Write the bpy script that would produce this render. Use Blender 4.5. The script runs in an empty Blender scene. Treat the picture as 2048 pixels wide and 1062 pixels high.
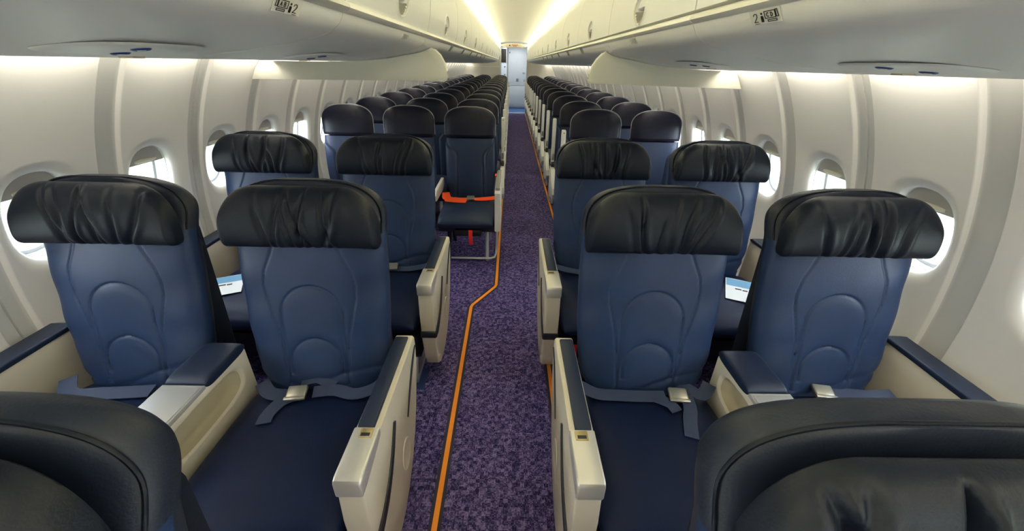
import bpy, bmesh, math, random
from mathutils import Vector, Matrix
PI = math.pi
scene = bpy.context.scene
col = scene.collection

# ------------------------------------------------------------------ camera, world, exposure
F_PX, PITCH, YAW, ROLL = 785.0, 0.4745, 0.0113, 0.0227
CAM = Vector((0.115, 0.0, 1.494))
_R = Vector((math.cos(YAW), -math.sin(YAW), 0)); _F0 = Vector((math.sin(YAW), math.cos(YAW), 0)); _Z = Vector((0, 0, 1))
_F = _F0*math.cos(PITCH) - _Z*math.sin(PITCH); _U = _F0*math.sin(PITCH) + _Z*math.cos(PITCH)
_cr = _R*math.cos(ROLL) + _U*math.sin(ROLL); _cu = _U*math.cos(ROLL) - _R*math.sin(ROLL)
cd = bpy.data.cameras.new('camera'); cam = bpy.data.objects.new('camera', cd); col.objects.link(cam)
cam.matrix_world = Matrix(((_cr.x, _cu.x, -_F.x, CAM.x), (_cr.y, _cu.y, -_F.y, CAM.y), (_cr.z, _cu.z, -_F.z, CAM.z), (0, 0, 0, 1)))
cd.sensor_width = 36.0; cd.lens = 36.0*F_PX/2048.0; cd.clip_start = 0.02; cd.clip_end = 500
scene.camera = cam
world = bpy.data.worlds.new('overcast_sky'); scene.world = world; world.use_nodes = True
bg = world.node_tree.nodes['Background']; bg.inputs['Color'].default_value = (0.86, 0.94, 1.0, 1); bg.inputs['Strength'].default_value = 17.0
vs = scene.view_settings; vs.view_transform = 'Standard'; vs.look = 'None'; vs.gamma = 1.0; vs.use_curve_mapping = False; vs.exposure = 0.48
COVE_POWER = 84.0       # watts, each long ceiling cove strip
SIDE_STRIP = 19.0       # emission of the sidewall wash strips
scene.cycles.max_bounces = 10; scene.cycles.diffuse_bounces = 6; scene.cycles.transparent_max_bounces = 12
scene.cycles.sample_clamp_indirect = 6.0

# ------------------------------------------------------------------ materials
MATS = {}
def mat(name, color, rough=0.5, metal=0.0, noise=None, bump=None, spec=0.5, emit=None, coat=0.0, sheen=0.0):
    m = bpy.data.materials.new(name); m.use_nodes = True; nt = m.node_tree; b = nt.nodes['Principled BSDF']
    b.inputs['Base Color'].default_value = (*color, 1); b.inputs['Roughness'].default_value = rough
    b.inputs['Metallic'].default_value = metal; b.inputs['Specular IOR Level'].default_value = spec
    b.inputs['Coat Weight'].default_value = coat
    if sheen: b.inputs['Sheen Weight'].default_value = sheen; b.inputs['Sheen Roughness'].default_value = .4
    if emit: b.inputs['Emission Color'].default_value = (*emit[0], 1); b.inputs['Emission Strength'].default_value = emit[1]
    tc = nt.nodes.new('ShaderNodeTexCoord')
    if noise:
        sc_, amt = noise
        n = nt.nodes.new('ShaderNodeTexNoise'); n.inputs['Scale'].default_value = sc_; n.inputs['Detail'].default_value = 4
        r = nt.nodes.new('ShaderNodeValToRGB')
        r.color_ramp.elements[0].color = (*[max(0, c*(1-amt)) for c in color], 1); r.color_ramp.elements[1].color = (*[min(1, c*(1+amt)) for c in color], 1)
        r.color_ramp.elements[0].position = .3; r.color_ramp.elements[1].position = .7
        nt.links.new(tc.outputs['Object'], n.inputs['Vector']); nt.links.new(n.outputs['Fac'], r.inputs['Fac']); nt.links.new(r.outputs['Color'], b.inputs['Base Color'])
    if bump:
        sc_, st = bump
        n2 = nt.nodes.new('ShaderNodeTexNoise'); n2.inputs['Scale'].default_value = sc_; n2.inputs['Detail'].default_value = 3
        bp = nt.nodes.new('ShaderNodeBump'); bp.inputs['Strength'].default_value = st; bp.inputs['Distance'].default_value = .004
        nt.links.new(tc.outputs['Object'], n2.inputs['Vector']); nt.links.new(n2.outputs['Fac'], bp.inputs['Height']); nt.links.new(bp.outputs['Normal'], b.inputs['Normal'])
    MATS[name] = m; return m
mat('wall_plastic', (.76, .75, .73), .55, noise=(3, .015))
mat('bay_edge_grey', (.56, .56, .55), .6)  # greyer tone for the bands along both edges of each bay
mat('bin_plastic', (.90, .895, .88), .42, noise=(2, .012))
mat('cream_plastic', (.66, .60, .49), .45, noise=(4, .02))
mat('scoop_inner', (.44, .38, .26), .5)  # darker beige for the hollow of the console scoop
mat('lip_plastic', (.88, .86, .78), .3)
mat('ceiling_plastic', (.86, .84, .76), .6)
mat('navy_leather', (.0100, .0235, .068), .46, noise=(9, .12), bump=(240, .12), spec=.26)
mat('dark_leather', (.005, .0075, .015), .44, noise=(9, .12), bump=(240, .12), spec=.20)
mat('rear_top_leather', (.008, .012, .025), .46, noise=(9, .12), bump=(240, .12), spec=.3)  # darker tone for the rear faces and top of the business backrests
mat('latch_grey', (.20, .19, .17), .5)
mat('cushion_leather', (.004, .009, .034), .46, noise=(9, .12), bump=(240, .12), spec=.15)
mat('economy_leather', (.010, .020, .054), .44, noise=(9, .10), bump=(300, .08), spec=.32)
mat('economy_dark_leather', (.0055, .006, .017), .42, noise=(9, .10), bump=(300, .08), spec=.20)
mat('piping_sheen', (.20, .20, .22), .4)  # pale colour paints the sheen along the economy headrest edges
mat('navy_pad', (.008, .016, .042), .45, bump=(300, .1), spec=.35)
mat('silver_cap', (.72, .70, .66), .32, .55)
mat('tray_metal', (.42, .43, .44), .42, .3)
mat('aluminium', (.62, .63, .65), .35, .8)
mat('brass_latch', (.50, .40, .20), .4, .6)
mat('dark_trim', (.012, .016, .028), .45)
mat('black_plastic', (.01, .01, .012), .5)
mat('navy_webbing', (.022, .036, .085), .6, bump=(500, .3))
mat('orange_webbing', (.85, .085, .012), .6, bump=(500, .3))
mat('red_tag', (.65, .01, .015), .6)
mat('buckle_metal', (.52, .50, .42), .3, .8)
mat('white_arm', (.78, .76, .70), .42)
mat('shade_plastic', (.55, .53, .49), .55)
mat('shade_handle', (.80, .76, .62), .4)
mat('seal_grey', (.20, .20, .21), .5)
mat('bezel_plastic', (.74, .73, .70), .45)
mat('gasper_blue', (.008, .03, .16), .3)
mat('lens_white', (.85, .85, .85), .2)
mat('print_black', (.008, .008, .008), .6)
mat('print_grey', (.22, .22, .22), .6)
mat('placard', (.78, .77, .72), .42)
mat('tape_beige', (.55, .47, .34), .6)
mat('partition_plastic', (.66, .63, .57), .55)
mat('galley_white', (.74, .80, .86), .35)
mat('galley_dark', (.03, .022, .012), .5)
mat('galley_floor', (.05, .16, .42), .35)
mat('leaflet_paper', (.80, .82, .85), .5)
mat('leaflet_blue', (.12, .32, .55), .5)
mat('orange_strip', (.90, .27, .015), .5)
mat('strip_edge', (.012, .010, .030), .6)
mat('sign_red', (.45, .06, .04), .5)
mat('blue_carpet', (.01, .03, .12), .9)
mat('grass', (.20, .23, .14), .9, noise=(.3, .3))
mat('apron_concrete', (.55, .55, .53), .8, noise=(.2, .1))
mat('strip_lamp', (1, .95, .8), .5, emit=((1.0, .93, .76), SIDE_STRIP))
mat('sky_door', (.78, .80, .80), .4)

def glass_mat():
    m = bpy.data.materials.new('window_glass'); m.use_nodes = True; nt = m.node_tree; nt.nodes.clear()
    o = nt.nodes.new('ShaderNodeOutputMaterial'); mx = nt.nodes.new('ShaderNodeMixShader')
    t = nt.nodes.new('ShaderNodeBsdfTransparent'); t.inputs['Color'].default_value = (.93, .97, .98, 1)
    g = nt.nodes.new('ShaderNodeBsdfGlossy'); g.inputs['Roughness'].default_value = .03
    mx.inputs[0].default_value = .05
    nt.links.new(t.outputs[0], mx.inputs[1]); nt.links.new(g.outputs[0], mx.inputs[2]); nt.links.new(mx.outputs[0], o.inputs['Surface'])
    MATS['window_glass'] = m
glass_mat()

def carpet_mat():
    m = bpy.data.materials.new('purple_carpet'); m.use_nodes = True; nt = m.node_tree; b = nt.nodes['Principled BSDF']
    b.inputs['Roughness'].default_value = .95; b.inputs['Specular IOR Level'].default_value = .1
    tc = nt.nodes.new('ShaderNodeTexCoord')
    def math_node(op, a=None, bb=None):
        n = nt.nodes.new('ShaderNodeVectorMath'); n.operation = op
        return n
    def cells(sx, sy):
        mp = nt.nodes.new('ShaderNodeMapping'); mp.inputs['Scale'].default_value = (sx, sy, 1); nt.links.new(tc.outputs['Object'], mp.inputs['Vector'])
        fl = math_node('FLOOR'); nt.links.new(mp.outputs[0], fl.inputs[0])
        w_ = nt.nodes.new('ShaderNodeTexWhiteNoise'); w_.noise_dimensions = '3D'; nt.links.new(fl.outputs[0], w_.inputs['Vector']); return mp, w_
    mp1, wn = cells(190, 190); mp2, wb = cells(62, 62)
    nz = nt.nodes.new('ShaderNodeTexNoise'); nz.inputs['Scale'].default_value = 60; nz.inputs['Detail'].default_value = 2
    nt.links.new(tc.outputs['Object'], nz.inputs['Vector'])
    def M(op, a_, b_):
        n_ = nt.nodes.new('ShaderNodeMath'); n_.operation = op
        for i_, v_ in enumerate((a_, b_)):
            if isinstance(v_, (int, float)): n_.inputs[i_].default_value = v_
            else: nt.links.new(v_, n_.inputs[i_])
        return n_.outputs[0]
    sepx = nt.nodes.new('ShaderNodeSeparateXYZ'); fr = math_node('FRACTION'); nt.links.new(mp1.outputs[0], fr.inputs[0]); nt.links.new(fr.outputs[0], sepx.inputs[0])
    dot = M('MULTIPLY', M('SINE', M('MULTIPLY', sepx.outputs[0], PI), 0), M('SINE', M('MULTIPLY', sepx.outputs[1], PI), 0))
    tone = M('ADD', M('ADD', M('MULTIPLY', wn.outputs['Value'], .30), M('MULTIPLY', wb.outputs['Value'], .28)), M('MULTIPLY', nz.outputs['Fac'], .42))
    tone = M('MULTIPLY', tone, M('ADD', M('MULTIPLY', dot, .55), .72))
    cr = nt.nodes.new('ShaderNodeValToRGB'); cr.color_ramp.interpolation = 'LINEAR'
    e = cr.color_ramp.elements; e[0].position = .25; e[0].color = (.010, .009, .045, 1); e[1].position = .78; e[1].color = (.26, .21, .42, 1)
    k = e.new(.42); k.color = (.050, .036, .130, 1); k = e.new(.55); k.color = (.095, .072, .200, 1)
    nt.links.new(tone, cr.inputs['Fac']); nt.links.new(cr.outputs['Color'], b.inputs['Base Color'])
    bp = nt.nodes.new('ShaderNodeBump'); bp.inputs['Strength'].default_value = .5; bp.inputs['Distance'].default_value = .003
    nt.links.new(wn.outputs['Value'], bp.inputs['Height']); nt.links.new(bp.outputs['Normal'], b.inputs['Normal'])
    MATS['purple_carpet'] = m
carpet_mat()

# ------------------------------------------------------------------ mesh helpers
def mk(name, verts, faces, m, parent=None, loc=(0, 0, 0), smooth=True, angle=40):
    me = bpy.data.meshes.new(name); me.from_pydata([tuple(v) for v in verts], [], faces); me.update()
    return link(name, me, m, parent, loc, smooth, angle)
def link(name, me, m, parent=None, loc=(0, 0, 0), smooth=True, angle=40):
    if m is not None and not me.materials: me.materials.append(MATS[m])
    if smooth:
        me.polygons.foreach_set('use_smooth', [True]*len(me.polygons))
        me.set_sharp_from_angle(angle=math.radians(angle))
    o = bpy.data.objects.new(name, me); col.objects.link(o); o.location = loc
    if parent is not None: o.parent = parent
    return o
def inst(name, me, parent=None, loc=(0, 0, 0)):
    o = bpy.data.objects.new(name, me); col.objects.link(o); o.location = loc
    if parent is not None: o.parent = parent
    return o
def bmk(name, bm, m, parent=None, loc=(0, 0, 0), smooth=True, angle=40):
    bmesh.ops.recalc_face_normals(bm, faces=bm.faces[:])
    me = bpy.data.meshes.new(name); bm.to_mesh(me); bm.free()
    return link(name, me, m, parent, loc, smooth, angle)
def empty(name, loc=(0, 0, 0)):
    o = bpy.data.objects.new(name, None); col.objects.link(o); o.location = loc; o.empty_display_size = .1; return o
def tag(o, label, cat, group=None):
    o['label'] = label; o['category'] = cat
    if group: o['group'] = group
    return o
def struct(o): o['kind'] = 'structure'; return o
def box(name, lo, hi, m, parent=None, bev=.004, seg=2, loc=(0, 0, 0)):
    bm = bmesh.new(); bmesh.ops.create_cube(bm, size=1)
    for v in bm.verts: v.co = Vector([(lo[i]+hi[i])/2 + v.co[i]*(hi[i]-lo[i]) for i in range(3)])
    if bev > 0: bmesh.ops.bevel(bm, geom=bm.edges[:], offset=bev, segments=seg, affect='EDGES', profile=.5)
    return bmk(name, bm, m, parent, loc)
def prism(name, poly, a0, a1, axis, m, parent=None, bev=.004, seg=2, loc=(0, 0, 0), angle=35):
    """poly: 2D outline in the two other axes (in xyz order), extruded from a0 to a1 along axis"""
    bm = bmesh.new()
    def P(p, a): q = list(p); q.insert(axis, a); return bm.verts.new(q)
    A = [P(p, a0) for p in poly]; B = [P(p, a1) for p in poly]
    fa = bm.faces.new(A); fb = bm.faces.new(B[::-1]); n = len(poly)
    for i in range(n): bm.faces.new((A[i], B[i], B[(i+1) % n], A[(i+1) % n]))
    if bev > 0:
        es = [e for e in bm.edges if (e.verts[0] in A and e.verts[1] in A) or (e.verts[0] in B and e.verts[1] in B)]
        bmesh.ops.bevel(bm, geom=es, offset=bev, segments=seg, affect='EDGES', profile=.5)
    return bmk(name, bm, m, parent, loc, True, angle)
def loft(name, rings, m, parent=None, cap0=True, cap1=True, loc=(0, 0, 0), angle=60, closed=True):
    n = len(rings[0]); V = [p for r in rings for p in r]; Fc = []
    for i in range(len(rings)-1):
        for j in range(n if closed else n-1):
            k = (j+1) % n; Fc.append((i*n+j, i*n+k, (i+1)*n+k, (i+1)*n+j))
    if cap0: Fc.append(tuple(range(n-1, -1, -1)))
    if cap1: Fc.append(tuple((len(rings)-1)*n+j for j in range(n)))
    bm = bmesh.new(); vv = [bm.verts.new(p) for p in V]
    for f in Fc: bm.faces.new([vv[i] for i in f])
    return bmk(name, bm, m, parent, loc, True, angle)
def tube(name, path, r, m, parent=None, n=8, loc=(0, 0, 0)):
    path = [Vector(p) for p in path]; rings = []; up = None
    for i, p in enumerate(path):
        t = (path[min(i+1, len(path)-1)] - path[max(i-1, 0)]).normalized()
        if up is None: up = Vector((0, 0, 1)) if abs(t.z) < .9 else Vector((0, 1, 0))
        a = t.cross(up).normalized(); b = t.cross(a).normalized(); up = -b if False else up
        rings.append([p + a*r*math.cos(2*PI*k/n) + b*r*math.sin(2*PI*k/n) for k in range(n)])
    return loft(name, rings, m, parent, loc=loc)
def sweep(name, path, nrm, w, h, m, parent=None, loc=(0, 0, 0)):
    """flat bar following path; nrm = surface normal, w = width in the surface, h = height along nrm"""
    path = [Vector(p) for p in path]; nrm = Vector(nrm).normalized(); rings = []
    for i, p in enumerate(path):
        t = (path[min(i+1, len(path)-1)] - path[max(i-1, 0)]).normalized(); s = nrm.cross(t).normalized()
        ww = w[i] if isinstance(w, (list, tuple)) else w
        rings.append([p - s*ww/2, p + s*ww/2, p + s*ww/2 + nrm*h, p - s*ww/2 + nrm*h])
    return loft(name, rings, m, parent, loc=loc, angle=30)
def bez(p0, p1, p2, n=10):
    p0, p1, p2 = Vector(p0), Vector(p1), Vector(p2)
    return [(1-t)**2*p0 + 2*t*(1-t)*p1 + t*t*p2 for t in [i/n for i in range(n+1)]]
def sst(a, b, x):
    t = min(1, max(0, (x-a)/(b-a))); return t*t*(3-2*t)
def sgnpow(v, p): return math.copysign(abs(v)**p, v)
def disc(name, c, r, axis, depth, m, parent=None, n=20, loc=(0, 0, 0)):
    poly = [(c[0] + r[0]*math.cos(2*PI*i/n), c[1] + r[1]*math.sin(2*PI*i/n)) for i in range(n)]
    return prism(name, poly, depth[0], depth[1], axis, m, parent, bev=0, loc=loc)
ORD = ['front', 'second', 'third', 'fourth', 'fifth', 'sixth', 'seventh', 'eighth', 'ninth', 'tenth', 'eleventh', 'twelfth', 'thirteenth', 'fourteenth', 'fifteenth', 'sixteenth']

# ------------------------------------------------------------------ the shell
XC, ZC, RW = .04, .60, 1.62
Y0, Y1 = -1.40, 14.35
BAY = .48
def wallp(s, y, a, o=0.0):
    """a = arc length above the window centre (z about .975), o = outward offset"""
    ph = math.asin(.375/RW) + a/RW; r = RW + o
    return (XC + s*r*math.cos(ph), y, ZC + r*math.sin(ph))
A_FLOOR = RW*(math.asin(-.60/RW) - math.asin(.375/RW)); A_TOP = RW*(math.asin(1.05/RW) - math.asin(.375/RW))
H = BAY/2
HI = .182
OFF = -.028          # the window sits a little forward of the middle of its bay
YS = [-HI, -.165, -.145, -.115, -.075, -.04, 0, .04, .075, .115, .145, .165, HI]
YR = [HI, .185, .188, .191, .194, .198, .205, .215, .226, .236, .2385, H]
def rib(y, joint):
    d = H - abs(y); o = .018*(1 - sst(.042, .055, d))
    if joint*y > 0: o += .008*(1 - sst(.0015, .004, d))
    return o
def make_panel(s, joint, window=True):
    V = []; Fc = []
    def grid(as_, ys=YS):
        b = len(V); n = len(ys)
        for a in as_:
            for y in ys: V.append(wallp(s, y, a, rib(y, joint)))
        for i in range(len(as_)-1):
            for j in range(n-1): Fc.append((b+i*n+j, b+i*n+j+1, b+(i+1)*n+j+1, b+(i+1)*n+j))
    AW = .27
    grid([A_FLOOR + (-AW-A_FLOOR)*i/8 for i in range(9)])
    grid([AW + (A_TOP-AW)*i/8 for i in range(9)])
    AS = [-AW + 2*AW*i/20 for i in range(21)]
    full = [A_FLOOR + (-AW-A_FLOOR)*i/8 for i in range(8)] + AS + [AW + (A_TOP-AW)*i/8 for i in range(1, 9)]
    grid(full, YR); grid(full, [-y for y in YR[::-1]])
    bd = [(y, -AW) for y in YS[:-1]] + [(HI, a) for a in AS[:-1]] + [(y, AW) for y in YS[::-1][:-1]] + [(-HI, a) for a in AS[::-1][:-1]]
    prof = [(.113, .153, .036), (.115, .155, .026), (.119, .160, .016), (.126, .168, .010), (.136, .181, .005), (.149, .198, 0)]
    def sup(th, hw, hh):
        c, q = math.cos(th), math.sin(th); return (OFF + hw*sgnpow(c, 2/2.5), hh*sgnpow(q, 2/2.5))
    n = len(bd); b = len(V)
    ths = [math.atan2(p[1]/.27, (p[0]-OFF)/HI) for p in bd]
    for hw, hh, o in prof:
        for th in ths:
            y, a = sup(th, hw, hh); V.append(wallp(s, y, a, o + rib(y, joint)))
    K = 9
    for k in range(1, K+1):
        t = k/K
        for th, (py, pa) in zip(ths, bd):
            y, a = sup(th, .149, .198); yy, aa = y + (py-y)*t, a + (pa-a)*t
            V.append(wallp(s, yy, aa, rib(yy, joint)))
    for i in range(len(prof)+K-1):
        for j in range(n):
            k = (j+1) % n; Fc.append((b+i*n+j, b+i*n+k, b+(i+1)*n+k, b+(i+1)*n+j))
    bm = bmesh.new(); vv = [bm.verts.new(v) for v in V]
    for f in Fc: bm.faces.new([vv[i] for i in f])
    bmesh.ops.remove_doubles(bm, verts=bm.verts[:], dist=1e-5)
    bmesh.ops.recalc_face_normals(bm, faces=bm.faces[:])
    for f in bm.faces:            # normals towards the cabin
        c = f.calc_center_median(); d = Vector((XC-c.x, 0, ZC-c.z))
        if f.normal.dot(d) < 0: f.normal_flip()
    me = bpy.data.meshes.new('panel'); bm.to_mesh(me); bm.free()
    me.materials.append(MATS['wall_plastic']); me.materials.append(MATS['bay_edge_grey'])
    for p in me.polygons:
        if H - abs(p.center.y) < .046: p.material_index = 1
    me.polygons.foreach_set('use_smooth', [True]*len(me.polygons)); me.set_sharp_from_angle(angle=math.radians(50))
    return me
def win_ring(s, hw, hh, o0, o1, wd, n=40):
    rings = []
    for (k, o) in ((0, o0), (wd, o0), (wd, o1), (0, o1), (0, o0)):
        r = []
        for i in range(n):
            th = 2*PI*i/n; r.append(wallp(s, (hw-k)*sgnpow(math.cos(th), .8), (hh-k)*sgnpow(math.sin(th), .8), o))
        rings.append(r)
    return rings
def win_meshes(s):
    out = {}
    def grab(o):
        me = o.data; bpy.data.objects.remove(o); return me
    out['bezel'] = grab(loft('bezel', win_ring(s, .1165, .1565, .032, .042, .005), 'bezel_plastic', cap0=False, cap1=False))
    out['outer_frame'] = grab(loft('outer_frame', win_ring(s, .118, .158, .088, .096, .016), 'seal_grey', cap0=False, cap1=False))
    n = 40
    V = [wallp(s, .113*sgnpow(math.cos(2*PI*i/n), .8), .153*sgnpow(math.sin(2*PI*i/n), .8), .046) for i in range(n)]
    out['pane'] = grab(mk('pane', V, [tuple(range(n))], 'window_glass', smooth=False))
    # liner between inner and outer pane
    out['liner'] = grab(loft('liner', [[wallp(s, .116*sgnpow(math.cos(2*PI*i/n), .8), .156*sgnpow(math.sin(2*PI*i/n), .8), o) for i in range(n)] for o in (.034, .10)], 'bezel_plastic', cap0=False, cap1=False))
    # shade, drawn down a little
    lo_ = .072; pts = []
    for i in range(n+1):
        th = PI*i/n; y, a = .1125*sgnpow(math.cos(th), .8), .1525*sgnpow(math.sin(th), .8)
        pts.append((y*1.02, max(a*1.02, lo_)))
    Vf = [wallp(s, y, a, .038) for y, a in pts] + [wallp(s, y, a, .042) for y, a in pts]
    m_ = n+1; Fc = [tuple(range(m_)), tuple(range(2*m_-1, m_-1, -1))] + [(i, (i+1) % m_, m_+(i+1) % m_, m_+i) for i in range(m_)]
    out['shade'] = grab(mk('shade', Vf, Fc, 'shade_plastic', smooth=False))
    rings = []
    for i in range(9):
        y = -.058 + .116*i/8; k = 1 - (abs(y)/.060)**4*.6
        rings.append([wallp(s, y, .088 + .009*k*math.cos(q), .036 - .010*k*max(0, math.sin(q))) for q in [2*PI*j/10 for j in range(10)]])
    out['shade_handle'] = grab(loft('shade_handle', rings, 'shade_handle'))
    return out
def lamp_strip(s):
    # wash lamp over each bay, lying in the slot between bin and wall
    x0 = XC + s*1.225
    return (x0, 1.515)
floor = struct(mk('floor', [(-1.60, Y0, 0), (1.70, Y0, 0), (1.70, Y1, 0), (-1.60, Y1, 0)], [(0, 1, 2, 3)], 'purple_carpet', smooth=False))
n_win = 0
LAMPS = []
for s, nm, c0 in ((-1, 'wall_left', 1.333), (1, 'wall_right', 1.352)):
    w = struct(empty(nm)); pj_, pn_ = make_panel(s, 1), make_panel(s, -1); wm = win_meshes(s)
    lx = XC + s*1.292
    me_l = box('light_strip', (lx-.012, -.180, 1.512), (lx+.012, .180, 1.527), 'strip_lamp', bev=0); lm = me_l.data; bpy.data.objects.remove(me_l)
    k = -5
    while c0 + k*BAY < Y1 + .2:
        yc = c0 + k*BAY
        if yc - H > Y0 - .3:
            joint = (k % 2 == 0) if s > 0 else (k % 2 == 1)
            inst('panel', pj_ if joint else pn_, w, (0, yc-OFF, 0))
            inst('light_strip', lm, w, (0, yc-OFF, 0))
            if yc < 20:
                n_win += 1; wi = struct(empty('window_%d' % n_win, (0, yc, 0)))
                for part, me in wm.items():
                    if part != 'pane' or True: inst(part, me, wi)
                if yc < 7:
                    ld = bpy.data.lights.new('window_portal', 'AREA'); ld.shape = 'RECTANGLE'; ld.size = .24; ld.size_y = .34; ld.cycles.is_portal = True
                    lo = bpy.data.objects.new('window_portal', ld); col.objects.link(lo)
                    p = wallp(s, yc, 0, .11); q = wallp(s, yc, 0, 0); lo.location = p
                    lo.rotation_euler = (Vector(q)-Vector(p)).to_track_quat('-Z', 'Y').to_euler()
        k += 1

# ---- ceiling
cl = [(-.56, 2.00), (-.50, 2.045), (-.36, 2.075), (-.12, 2.097), (.06, 2.107), (.18, 2.11), (.30, 2.107), (.48, 2.097), (.72, 2.075), (.86, 2.045), (.92, 2.00)]
V = []; 
for y in (Y0, Y1+2.2):
    V += [(x, y, z) for x, z in cl]
n = len(cl)
struct(mk('ceiling', V, [(i, i+1, n+i+1, n+i) for i in range(n-1)], 'ceiling_plastic'))
for s, x, nx in ((-1, -.43, 1), (1, .79, -1)):
    ld = bpy.data.lights.new('cove_light', 'AREA'); ld.shape = 'RECTANGLE'; ld.size = .05; ld.size_y = Y1-Y0-.1; ld.energy = COVE_POWER; ld.color = (1.0, .94, .62)
    lo = bpy.data.objects.new('cove_light', ld); col.objects.link(lo); lo.location = (x, (Y0+Y1)/2, 1.996)
    zd = -Vector((nx*.55, 0, 1)).normalized(); yd = Vector((0, 1, 0)); xd = yd.cross(zd)
    lo.matrix_world = Matrix(((xd.x, yd.x, zd.x, x), (xd.y, yd.y, zd.y, (Y0+Y1)/2), (xd.z, yd.z, zd.z, 1.988), (0, 0, 0, 1)))

# ---- bulkhead behind the camera and the shell above the bins
def ring_poly(z0, z1, x0=None, x1=None, n=14):
    pts = []
    for i in range(n+1):
        z = z0 + (z1-z0)*i/n; c = math.sqrt(max(0, RW*RW-(z-ZC)**2)); pts.append((XC-c if x0 is None else max(x0, XC-c), z))
    for i in range(n+1):
        z = z1 + (z0-z1)*i/n; c = math.sqrt(max(0, RW*RW-(z-ZC)**2)); pts.append((XC+c if x1 is None else min(x1, XC+c), z))
    return pts
struct(prism('wall_front', ring_poly(0, 2.1), Y0-.04, Y0, 1, 'partition_plastic', bev=0))

NC = 40; a0 = math.asin(.98/1.64)
V = [(XC + 1.64*math.cos(a0 + (PI-2*a0)*i/NC), y, ZC + 1.64*math.sin(a0 + (PI-2*a0)*i/NC)) for y in (Y0, Y1+2.6) for i in range(NC+1)]
struct(mk('ceiling_crown', V, [(i, i+1, NC+2+i, NC+1+i) for i in range(NC)], 'bin_plastic'))
# ---- overhead bins
BL = [(-.32, 1.99), (-.30, 1.93), (-.284, 1.86), (-.278, 1.79), (-.284, 1.70), (-.303, 1.625)]
BR = [(.68, 1.99), (.652, 1.93), (.632, 1.86), (.62, 1.79), (.613, 1.70), (.614, 1.635)]
UL = [(-.312, 1.600), (-.325, 1.578), (-.35, 1.560), (-.40, 1.543), (-.50, 1.525), (-.60, 1.508), (-.75, 1.496), (-.94, 1.488), (-1.225, 1.486)]
UR = [(.614, 1.608), (.624, 1.585), (.647, 1.563), (.70, 1.543), (.80, 1.527), (.904, 1.509), (1.05, 1.497), (1.15, 1.490), (1.305, 1.486)]
def spl(pts, n=4):
    out = []
    for i in range(len(pts)-1):
        p0 = Vector(pts[max(i-1, 0)]); p1 = Vector(pts[i]); p2 = Vector(pts[i+1]); p3 = Vector(pts[min(i+2, len(pts)-1)])
        for k in range(n):
            t = k/n; out.append(tuple(.5*((2*p1) + (p2-p0)*t + (2*p0-5*p1+4*p2-p3)*t*t + (3*p1-p0-3*p2+p3)*t**3)))
    out.append(tuple(pts[-1])); return out
BL, BR, UL, UR = spl(BL), spl(BR), spl(UL, 5), spl(UR, 5)
BINL = 1.08
def extr_sheet(name, prof, y0, y1, m, parent, thick_dir=None, loc=(0, 0, 0)):
    poly = list(prof)
    return prism(name, poly, y0, y1, 1, m, parent, bev=.0035, seg=2, loc=loc, angle=30)
def offset(prof, d):
    out = []
    for i, p in enumerate(prof):
        a = Vector(prof[max(i-1, 0)]); b = Vector(prof[min(i+1, len(prof)-1)]); t = (b-a).normalized()
        out.append((p[0] - t.y*d, p[1] + t.x*d))
    return out
def door_mesh(s, parent, B, h):
    # front skin with an oval finger scoop pressed into it, thin back skin
    zl = [B[0][1] + (1.748-B[0][1])*j/16 for j in range(16)] + [1.748 - .112*j/44 for j in range(44)] + [1.636 + (B[-1][1]-1.636)*j/3 for j in range(4)]
    NY, NZ = 110, len(zl)-1; V = []; Fc = []
    for z in zl:
        for i in range(len(B)-1):
            if B[i+1][1] - 1e-9 <= z <= B[i][1] + 1e-9: break
        t = (B[i][1]-z)/(B[i][1]-B[i+1][1]); x = B[i][0] + (B[i+1][0]-B[i][0])*t
        for k in range(NY+1):
            u = k/NY; y = -h + 2*h*u if False else None
            w_ = 2*u-1; y = h*(.26*w_ + .74*w_**3)
            d = math.hypot(y/.074, (z-1.692)/.050)
            dep = .026*(1 - sst(.62, 1.0, d)) - .004*math.exp(-((d-1.06)/.08)**2)
            # paddle fills the upper half of the scoop
            if d < 1: dep *= 1 - .80*sst(1.688, 1.700, z)*(1-sst(.70, .9, d))
            V.append((x + s*dep, y, z))
    n = NY+1
    for j in range(NZ):
        for k in range(NY): Fc.append((j*n+k, j*n+k+1, (j+1)*n+k+1, (j+1)*n+k))
    b0 = len(V)
    for j in (0, NZ):
        for k in (0, NY): p = V[j*n+k]; V.append((p[0]+s*.03, p[1], p[2]))
    Fc += [tuple(list(range(0, n)) + [b0+1, b0]), tuple([NZ*n+k for k in range(NY, -1, -1)] + [b0+2, b0+3])]
    Fc += [tuple([j*n for j in range(NZ, -1, -1)] + [b0, b0+2]), tuple([j*n+NY for j in range(NZ+1)] + [b0+3, b0+1])]
    bm = bmesh.new(); vv = [bm.verts.new(p) for p in V]
    for f in Fc: bm.faces.new([vv[i] for i in f])
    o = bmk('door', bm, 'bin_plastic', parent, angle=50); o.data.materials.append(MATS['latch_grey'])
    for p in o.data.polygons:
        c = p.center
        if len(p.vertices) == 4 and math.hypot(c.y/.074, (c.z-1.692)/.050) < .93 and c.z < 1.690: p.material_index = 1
    return o
def latch_ring(s, parent, B):
    pts = []
    for i in range(33):
        a_ = 2*PI*i/32; z = 1.692 + .051*math.sin(a_)
        for q in range(len(B)-1):
            if B[q+1][1] <= z <= B[q][1]: x = B[q][0] + (B[q+1][0]-B[q][0])*(B[q][1]-z)/(B[q][1]-B[q+1][1]); break
        pts.append((x - s*.003, .075*math.cos(a_), z))
    return tube('latch_rim', pts, .0035, 'lip_plastic', parent, n=6)
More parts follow.
